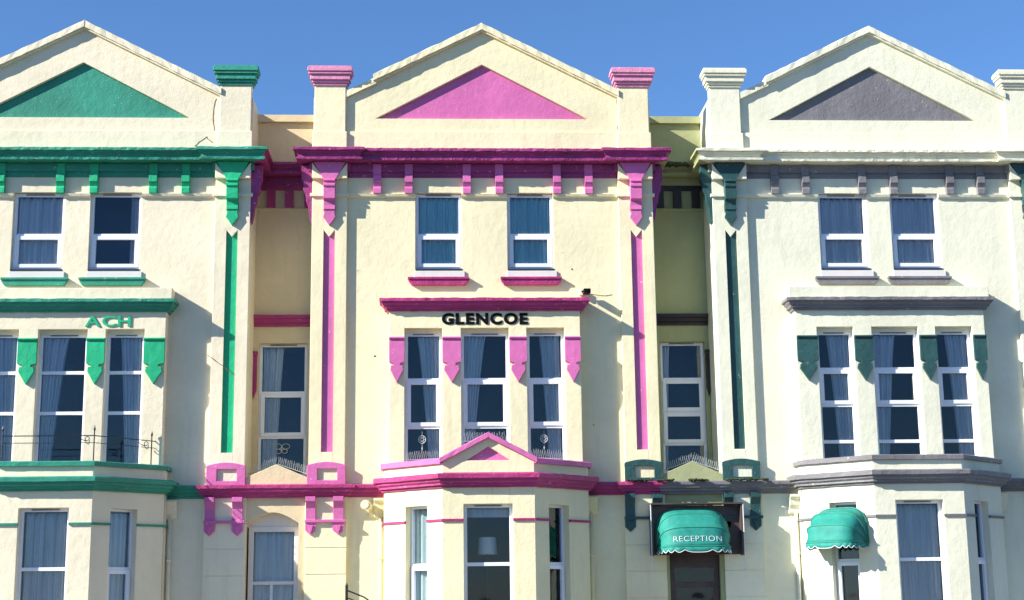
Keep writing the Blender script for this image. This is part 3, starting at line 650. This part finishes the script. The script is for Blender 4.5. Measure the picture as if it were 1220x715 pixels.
for cx, FB, ops, nm, cm_ in ((-7.4, FfL, opL, 'green trimmed', CUR_LILAC), (7.4, FfR, opR, 'teal trimmed', CUR_LILAC)):
    G = Fr(cx, BY); G0 = Fr(cx, 0)
    for (a, b), pos in zip(ops, ('left', 'middle', 'right')):
        right = (pos != 'middle')
        t = (b - .45, b - .05) if right else (a + .05, a + .5); u = (b - .30, b - .05) if right else (a + .05, a + .25)
        curtain('lilac curtain in the %s first floor bay window of the %s house' % (pos, nm), G, t, u, 3.95, 6.38, .215, cm_, 6)
    ws = ((-1.14, -.22), (.24, 1.16))
    for (a, b), pos in zip(ws, ('left', 'right')):
        if cx < 0 and pos == 'right': t = (b - .22, b - .04)
        else: t = (a + .04, b - .04)
        curtain('pale lilac curtain in the %s top floor window of the %s house' % (pos, nm), G0, t, t, 7.62, 9.0, .17, cm_, 7)
for cx, nm in ((-7.4, 'green trimmed'), (7.4, 'teal trimmed')):
    curtain('pale net curtain in the front ground floor bay window of the %s house' % nm, Fr(cx, -1.30), (-.36, .35), (-.36, .35), 1.0, 3.2, .25, CUR_LILAC, 8)
    curtain('pale net curtain in the slanting right ground floor bay window of the %s house' % nm, Fr(cx + .78, -1.30, 1.02, .97), (LB - 1.05, LB - .35), (LB - 1.05, LB - .35), 1.0, 3.2, .25, CUR_LILAC, 7)
m = MB(); m.box(-.37, .36, -1.02, -1.00, 3.06, 3.22); m.tube([(-.37, -1.0, 3.21), (.36, -1.0, 3.21)], .03)
tag(obj('roller_blind', m, CUR_LILAC), 'rolled up pale blind behind the front ground floor bay window', 'blind')
P_ = empty('table_lamp', (0.0, -.55, .62), 'square white lampshade seen through the front ground floor bay window', 'lamp')
m = MB(); n_ = 20
r0 = [m.bm.verts.new((.17 * math.cos(6.2832 * i / n_), .17 * math.sin(6.2832 * i / n_), 1.83)) for i in range(n_)]
r1 = [m.bm.verts.new((.15 * math.cos(6.2832 * i / n_), .15 * math.sin(6.2832 * i / n_), 2.12)) for i in range(n_)]
for i in range(n_): m.bm.faces.new([r0[i], r0[(i + 1) % n_], r1[(i + 1) % n_], r1[i]])
obj('lamp_shade', m, SHADE, P_, smooth=True)
m = MB(); m.tube([(0, 0, 0), (0, 0, .03), (0, 0, .05), (0, 0, 1.85)], [.16, .16, .015, .015], 12); obj('lamp_stand', m, IRON, P_)

# ------------------------------------------------------------------ hanging ornaments in the windows
def suncatcher(x, z, label):
    y = BY + .12; m = MB(); k = 24
    m.tube([(x + .062 * math.cos(6.2832 * i / k), y, z + .068 * math.sin(6.2832 * i / k)) for i in range(k)], .008, 6, closed=True)
    m.tube([(x + .028 * math.cos(6.2832 * i / k), y, z + .03 * math.sin(6.2832 * i / k)) for i in range(k)], .006, 6, closed=True)
    for i in range(6):
        a = i * math.pi / 3; m.tube([(x + .02 * math.cos(a), y, z + .02 * math.sin(a)), (x + .066 * math.cos(a), y, z + .066 * math.sin(a))], .006, 5)
    m.tube([(x, y, z + .06), (x, y, z + .14)], .003, 5); m.tube([(x, y, z - .06), (x, y, z - .19)], .003, 5)
    m.tube([(x, y, z - .13), (x, y, z - .15), (x, y, z - .17), (x, y, z - .20)], [.004, .013, .013, .004], 6)
    return tag(obj('suncatcher', m, STEEL), label, 'ornament', 'suncatchers hung in the bay windows')
suncatcher(-1.13, 4.49, 'round pale suncatcher hanging low in the left first floor bay window')
suncatcher(1.04, 4.49, 'round pale suncatcher hanging low in the right first floor bay window')
m = MB(); x, y, z = -3.72, .9 + .10, 4.46
for s in (-1, 1):
    for (cx_, cz_, rx, rz) in ((.075, .045, .07, .05), (.055, -.045, .05, .04)):
        m.tube([(x + s * (cx_ + rx * math.cos(6.2832 * i / 16)), y, z + cz_ + rz * math.sin(6.2832 * i / 16)) for i in range(16)], .007, 5, closed=True)
m.tube([(x, y, z - .07), (x, y, z + .06)], .01, 6)
tag(obj('butterfly_ornament', m, STEEL), 'pale wire butterfly in the recessed window on the left', 'ornament')

RUST = paint('rust_spot', (.20, .07, .04), .8, .2, 60, .2, 0)
for x, z, r_, mt in ((-1.98, 6.02, .018, BLACK), (1.62, 7.62, .016, RUST), (1.46, 7.93, .006, RUST), (1.95, 4.75, .012, RUST), (-2.30, 7.6, .008, RUST)):
    m = MB(); m.tube([(x, -.004, z), (x, .004, z)], r_, 9); obj('wall_mark', m, mt, MAIN)
def crack(pts, y, par, name='crack'):
    m = MB(); P = []
    for a, b in zip(pts, pts[1:]):
        for t in range(5): P.append((a[0] + (b[0] - a[0]) * t / 5 + rnd.uniform(-.012, .012) - par.location.x, y, a[1] + (b[1] - a[1]) * t / 5 + rnd.uniform(-.012, .012)))
    m.tube(P, [.0045 + .003 * rnd.random() for _ in P], 5); obj(name, m, RUST, par)
crack([(-5.02, 9.95), (-4.97, 10.25), (-4.99, 10.6), (-4.93, 10.95)], -.001, LEFT)
crack([(-5.3, 9.95), (-5.1, 10.12), (-4.95, 9.98)], -.036, LEFT)
crack([(-4.95, 6.05), (-4.7, 5.85), (-4.45, 5.65)], -.075, LEFT, 'loose_wire')
crack([(2.52, 10.9), (2.55, 10.5), (2.53, 10.25)], -.001, MAIN)

# ------------------------------------------------------------------ bird spikes
def spikes(p0, p1, label, n=16, h=.13):
    p0, p1 = Vector(p0), Vector(p1); E_ = empty('bird_spikes', p0.lerp(p1, .5), label, 'bird spikes', 'bird spike strips on the ledges'); o0 = Vector(E_.location)
    m = MB(); m.tube([p0 - o0, p1 - o0], .006, 6); obj('strip', m, STEEL, E_)
    m = MB(); d = (p1 - p0).normalized()
    for i in range(n):
        b = p0.lerp(p1, (i + .5) / n) - o0
        for s, t in ((-1, .05), (1, -.05)):
            m.tube([b, b + d * rnd.uniform(-.006, .008) + Vector((s * .018 + .012, t, h * rnd.uniform(.85, 1.05)))], .0022, 4)
    tag(obj('spike_wires', m, STEEL, E_), None); return E_
spikes((-1.42, -.85, 4.06), (-.80, -.85, 4.09), 'row of pale wire bird spikes below the left first floor bay window', h=.15)
spikes((.76, -.85, 4.09), (1.38, -.85, 4.06), 'row of pale wire bird spikes below the right first floor bay window', h=.15)
spikes((-.40, -.85, 4.38), (.38, -.85, 4.38), 'row of bird spikes behind the point of the small pink gable', n=18, h=.16)
spikes((-4.22, .1, 3.92), (-3.72, .1, 4.10), 'left half of the bird spikes behind the left ledge gable', n=14, h=.14)
spikes((-3.70, .1, 4.10), (-3.18, .1, 3.92), 'right half of the bird spikes behind the left ledge gable', n=14, h=.14)
spikes((3.18, .1, 3.92), (3.70, .1, 4.10), 'left half of the bird spikes on the ledge above the reception awning', n=14, h=.14)
spikes((3.72, .1, 4.10), (4.24, .1, 3.92), 'right half of the bird spikes on the ledge above the reception awning', n=14, h=.14)

# ------------------------------------------------------------------ security camera, wall light, handrail
E_ = empty('security_camera', (1.78, 0, 7.15), 'small black security camera on the wall above the right end of the bay cornice', 'camera')
m = MB(); m.box(-.035, .02, -.10, .0, -.03, .10); obj('mount', m, CREAM, E_, .004)
m = MB(); m.tube([(0.0, -.08, .03), (.05, -.16, .03)], .02, 8); m.box(.02, .145, -.30, -.10, -.03, .05); obj('camera_body', m, BLACK, E_, .012)
m = MB(); m.tube([(.08, -.302, .01), (.08, -.315, .01)], .02, 12); obj('lens', m, BLACK, E_)
m = MB(); m.tube([(.12, -.01, .02), (.25, -.006, .0), (.34, -.006, -.015), (.45, -.006, -.02), (.55, -.006, 0)], .006, 6); obj('cable', m, CREAM, E_)

E_ = empty('wall_light', (-2.08, 0, 3.28), 'round cream painted light drum beside the top left of the ground floor bay', 'wall light')
m = MB(); m.tube([(-.04, -.30, .06), (-.04, -.29, .06), (-.02, -.16, .05), (.06, -.02, .02)], [.075, .085, .075, .05], 20); obj('drum', m, CREAM, E_, .006, smooth=False)
m = MB(); m.tube([(-.041, -.312, .06), (-.04, -.30, .06)], [.055, .06], 20); obj('lens', m, CREAM, E_)
m = MB(); m.side([(.01, .08), (-.12, .06), (-.12, .02), (.01, -.14)], .0, .13); obj('bracket', m, YELLOW, E_, .008)

E_ = empty('handrail', (-2.2, -.9, .13), 'black iron handrail post at the foot of the wall left of the bay', 'handrail')
m = MB(); m.tube([(-.2, 0, 0), (-.2, 0, 1.80)], .026, 8); m.tube([(-.2, 0, 1.80), (-.2, 0, 1.86)], [.035, .01], 8); m.tube([(.7, -.2, 0), (.7, -.2, 1.15)], .02, 8); obj('post', m, IRON, E_)
m = MB(); m.tube([(-.2, 0, 1.74), (.1, -.05, 1.62), (.4, -.12, 1.40), (.7, -.2, 1.12)], .014, 8); m.tube([(-.2, 0, 1.62), (.1, -.05, 1.50), (.4, -.12, 1.28), (.7, -.2, 1.0)], .010, 8); obj('rail', m, IRON, E_)

# balcony rail on the green trimmed house's bay
E_ = empty('balcony_railing', (-7.4, -1.25, 4.06), 'thin wrought iron balcony railing with scroll on the bay of the green trimmed house', 'railing')
m = MB()
for z in (.42, .30): m.tube([(-1.75, 1.15, z), (-.76, 0, z), (.76, 0, z), (1.62, 1.0, z)], .009 if z > .4 else .006, 6)
obj('rail', m, IRON, E_)
for (x, y) in ((1.55, .92), (.76, 0), (-.76, 0), (-1.7, 1.1)):
    m = MB(); m.tube([(x, y, -.02), (x, y, .50), (x, y, .52), (x, y, .54), (x, y, .60)], [.012, .012, .022, .022, .003], 6); obj('post', m, IRON, E_)
for (x, s) in ((1.52, -1), (.70, -1)):
    y = .88 if x > 1 else 0
    m = MB(); m.tube([(x + s * (.02 + .09 * (1 - t / 14) * (1 + math.cos(t * .75)) * .9), y, .40 - .10 * (t / 14) - .05 * math.sin(t * .75)) for t in range(15)], .007, 5); obj('scroll', m, IRON, E_)

# ------------------------------------------------------------------ awnings
def awning(F, hw, Rr, zb, label, text=None, board=True):
    """hooped canopy on frame F: u along wall, w negative towards the street; pivots at (±hw, 0, zb)"""
    o0 = Vector(F(0, 0, zb)); A_ = empty('awning', o0, label, 'awning', 'green canvas awnings'); G = Off(F, o0)
    def hoop(phi, t, k=1.):
        c, s = math.cos(t), math.sin(t); e = .5
        u = hw * math.copysign(abs(c) ** e, c) * k; r = Rr * abs(s) ** e
        return u, -r * math.sin(phi) - .02, zb + r * math.cos(phi)
    phis = [R(4), R(32), R(60), R(88)]
    m = MB(); rows = []; NT = 28
    for a in range(len(phis) - 1):
        for q in range(5 if a < len(phis) - 2 else 6):
            f = q / 5; phi = phis[a] + (phis[a + 1] - phis[a]) * f; sag = 1 - .045 * math.sin(math.pi * min(f, 1))
            rows.append([m.bm.verts.new(G(u * sag, w * sag, zb + (z - zb) * sag)) for u, w, z in [hoop(phi, math.pi * i / NT) for i in range(NT + 1)]])
    for r0, r1 in zip(rows, rows[1:]):
        for i in range(NT): m.bm.faces.new([r0[i], r0[i + 1], r1[i + 1], r1[i]])
    cv = obj('canopy', m, CANVAS, A_, smooth=True); so_ = cv.modifiers.new('thick', 'SOLIDIFY'); so_.thickness = .004
    # scalloped valance hanging from the lowest hoop
    m = MB(); prev = None; NV = 140
    for i in range(NV + 1):
        t = math.pi * i / NV; u, w, z = hoop(phis[-1], t); sc_ = abs(math.sin(i / NV * math.pi * 11))
        a, b = m.bm.verts.new(G(u, w, z)), m.bm.verts.new(G(u * 1.01, w * 1.01 - .006, z - .06 - .045 * sc_))
        if prev: m.bm.faces.new([prev[0], a, b, prev[1]])
        prev = (a, b)
    va = obj('valance', m, CANVAS, A_, smooth=True); so_ = va.modifiers.new('thick', 'SOLIDIFY'); so_.thickness = .004
    m = MB(); pts = []
    for i in range(NV + 1):
        t = math.pi * i / NV; u, w, z = hoop(phis[-1], t); pts.append(G(u * 1.01, w * 1.01 - .008, z - .06 - .045 * abs(math.sin(i / NV * math.pi * 11))))
    m.tube(pts, .006, 5); obj('white_piping', m, SHADE, A_)
    m = MB()
    for phi in phis: m.tube([G(*hoop(phi, math.pi * i / 30, 1.003)) for i in range(31)], .010, 6)
    obj('hoops', m, GREEN_D, A_, smooth=True)
    if board:
        m = MB(); m.box(-hw - .10, hw + .28, .025, .06, zb - .10, zb + Rr + .06, G.F if False else G)
        m.box(-hw - .10, -hw - .06, -.16, .025, zb - .12, zb + Rr + .07, G); m.box(hw + .24, hw + .28, -.16, .025, zb - .12, zb + Rr + .07, G)
        m.box(-hw - .10, hw + .28, -.18, .025, zb + Rr + .07, zb + Rr + .10, G)
        obj('backing_box', m, BROWN, A_, .004)
        m = MB(); m.box(-hw - .108, -hw - .095, -.175, -.155, zb - .35, zb + Rr + .07, G); obj('edge_trim', m, SHADE, A_); m = MB(); m.box(hw + .275, hw + .288, -.175, -.155, zb - .35, zb + Rr + .07, G); obj('edge_trim', m, SHADE, A_)
    if text:
        cu = bpy.data.curves.new('t', 'FONT'); cu.body = text; cu.size = .155; cu.align_x = 'CENTER'; cu.extrude = .5; cu.resolution_u = 4; cu.offset = -.003; cu.space_character = 1.08
        o = bpy.data.objects.new('t', cu); C.objects.link(o); bpy.context.view_layer.update()
        me = bpy.data.meshes.new_from_object(o.evaluated_get(bpy.context.evaluated_depsgraph_get())); bpy.data.objects.remove(o); bpy.data.curves.remove(cu)
        bm = bmesh.new(); bm.from_mesh(me); bmesh.ops.triangulate(bm, faces=bm.faces); bmesh.ops.subdivide_edges(bm, edges=[e for e in bm.edges if e.calc_length() > .04], cuts=1); bm.to_mesh(me); bm.free()
        for v in me.vertices:
            phi = R(81) - v.co.y / Rr * .95; x = v.co.x; lift = v.co.z
            cth = (abs(x) / hw) ** (1 / .5); r = Rr * (max(.05, 1 - cth ** 2) ** .5) ** .5 * 0.975
            f = ((phi - phis[2]) / (phis[3] - phis[2])); sag = 1 - .045 * math.sin(math.pi * max(0, min(1, f)))
            r = Rr * (max(.05, 1 - cth ** 2) ** .5) ** .5 * sag + .008 + lift * .004
            v.co = Vector(G(x, -r * math.sin(phi) - .02, zb + r * math.cos(phi)))
        me.materials.clear(); me.materials.append(SHADE); me.name = 'lettering'
        lt = bpy.data.objects.new('lettering', me); C.objects.link(lt); lt.parent = A_
    return A_
awning(Fr(3.62, -.17), .63, .70, 2.52, 'green canvas awning lettered in white capitals over the dark doorway', 'RECEPTION')
cant = Fr(7.4 - 1.80, -.33, 1.02, -.97)
awning(Fr(*cant(.76, 0, 0)[:2], 1.02, -.97), .50, .62, 2.55, 'plain green canvas awning on the bay of the teal trimmed house', None, board=False)

# ------------------------------------------------------------------ moss on the neglected mouldings of the teal trimmed house
def moss(x0, x1, y0, y1, z, n, label, s=.03):
    m = MB()
    for _ in range(n):
        c = Vector((rnd.uniform(x0, x1), rnd.uniform(y0, y1), z + rnd.uniform(-.01, .01))); r = rnd.uniform(.3, 1) ** 2 * s + .006
        if noise.noise(c * 3.1) < -.12: continue
        M_ = Matrix.Translation(c) @ Matrix.Rotation(rnd.random() * 6, 4, 'Z') @ Matrix.Diagonal((r * rnd.uniform(.8, 1.6), r, r * rnd.uniform(.5, 1), 1))
        bmesh.ops.create_icosphere(m.bm, subdivisions=1, radius=1, matrix=M_)
    o = obj('moss', m, MOSSM); return tag(o, label, 'moss', None, 'stuff')
moss(3.36, 4.10, .46, .86, 9.79, 700, 'dark moss growing on the recessed cornice above the dark doorway bay', .05)
moss(2.50, 5.0, -.36, -.22, 3.725, 900, 'crumbly moss along the string course above the reception awning', .022)
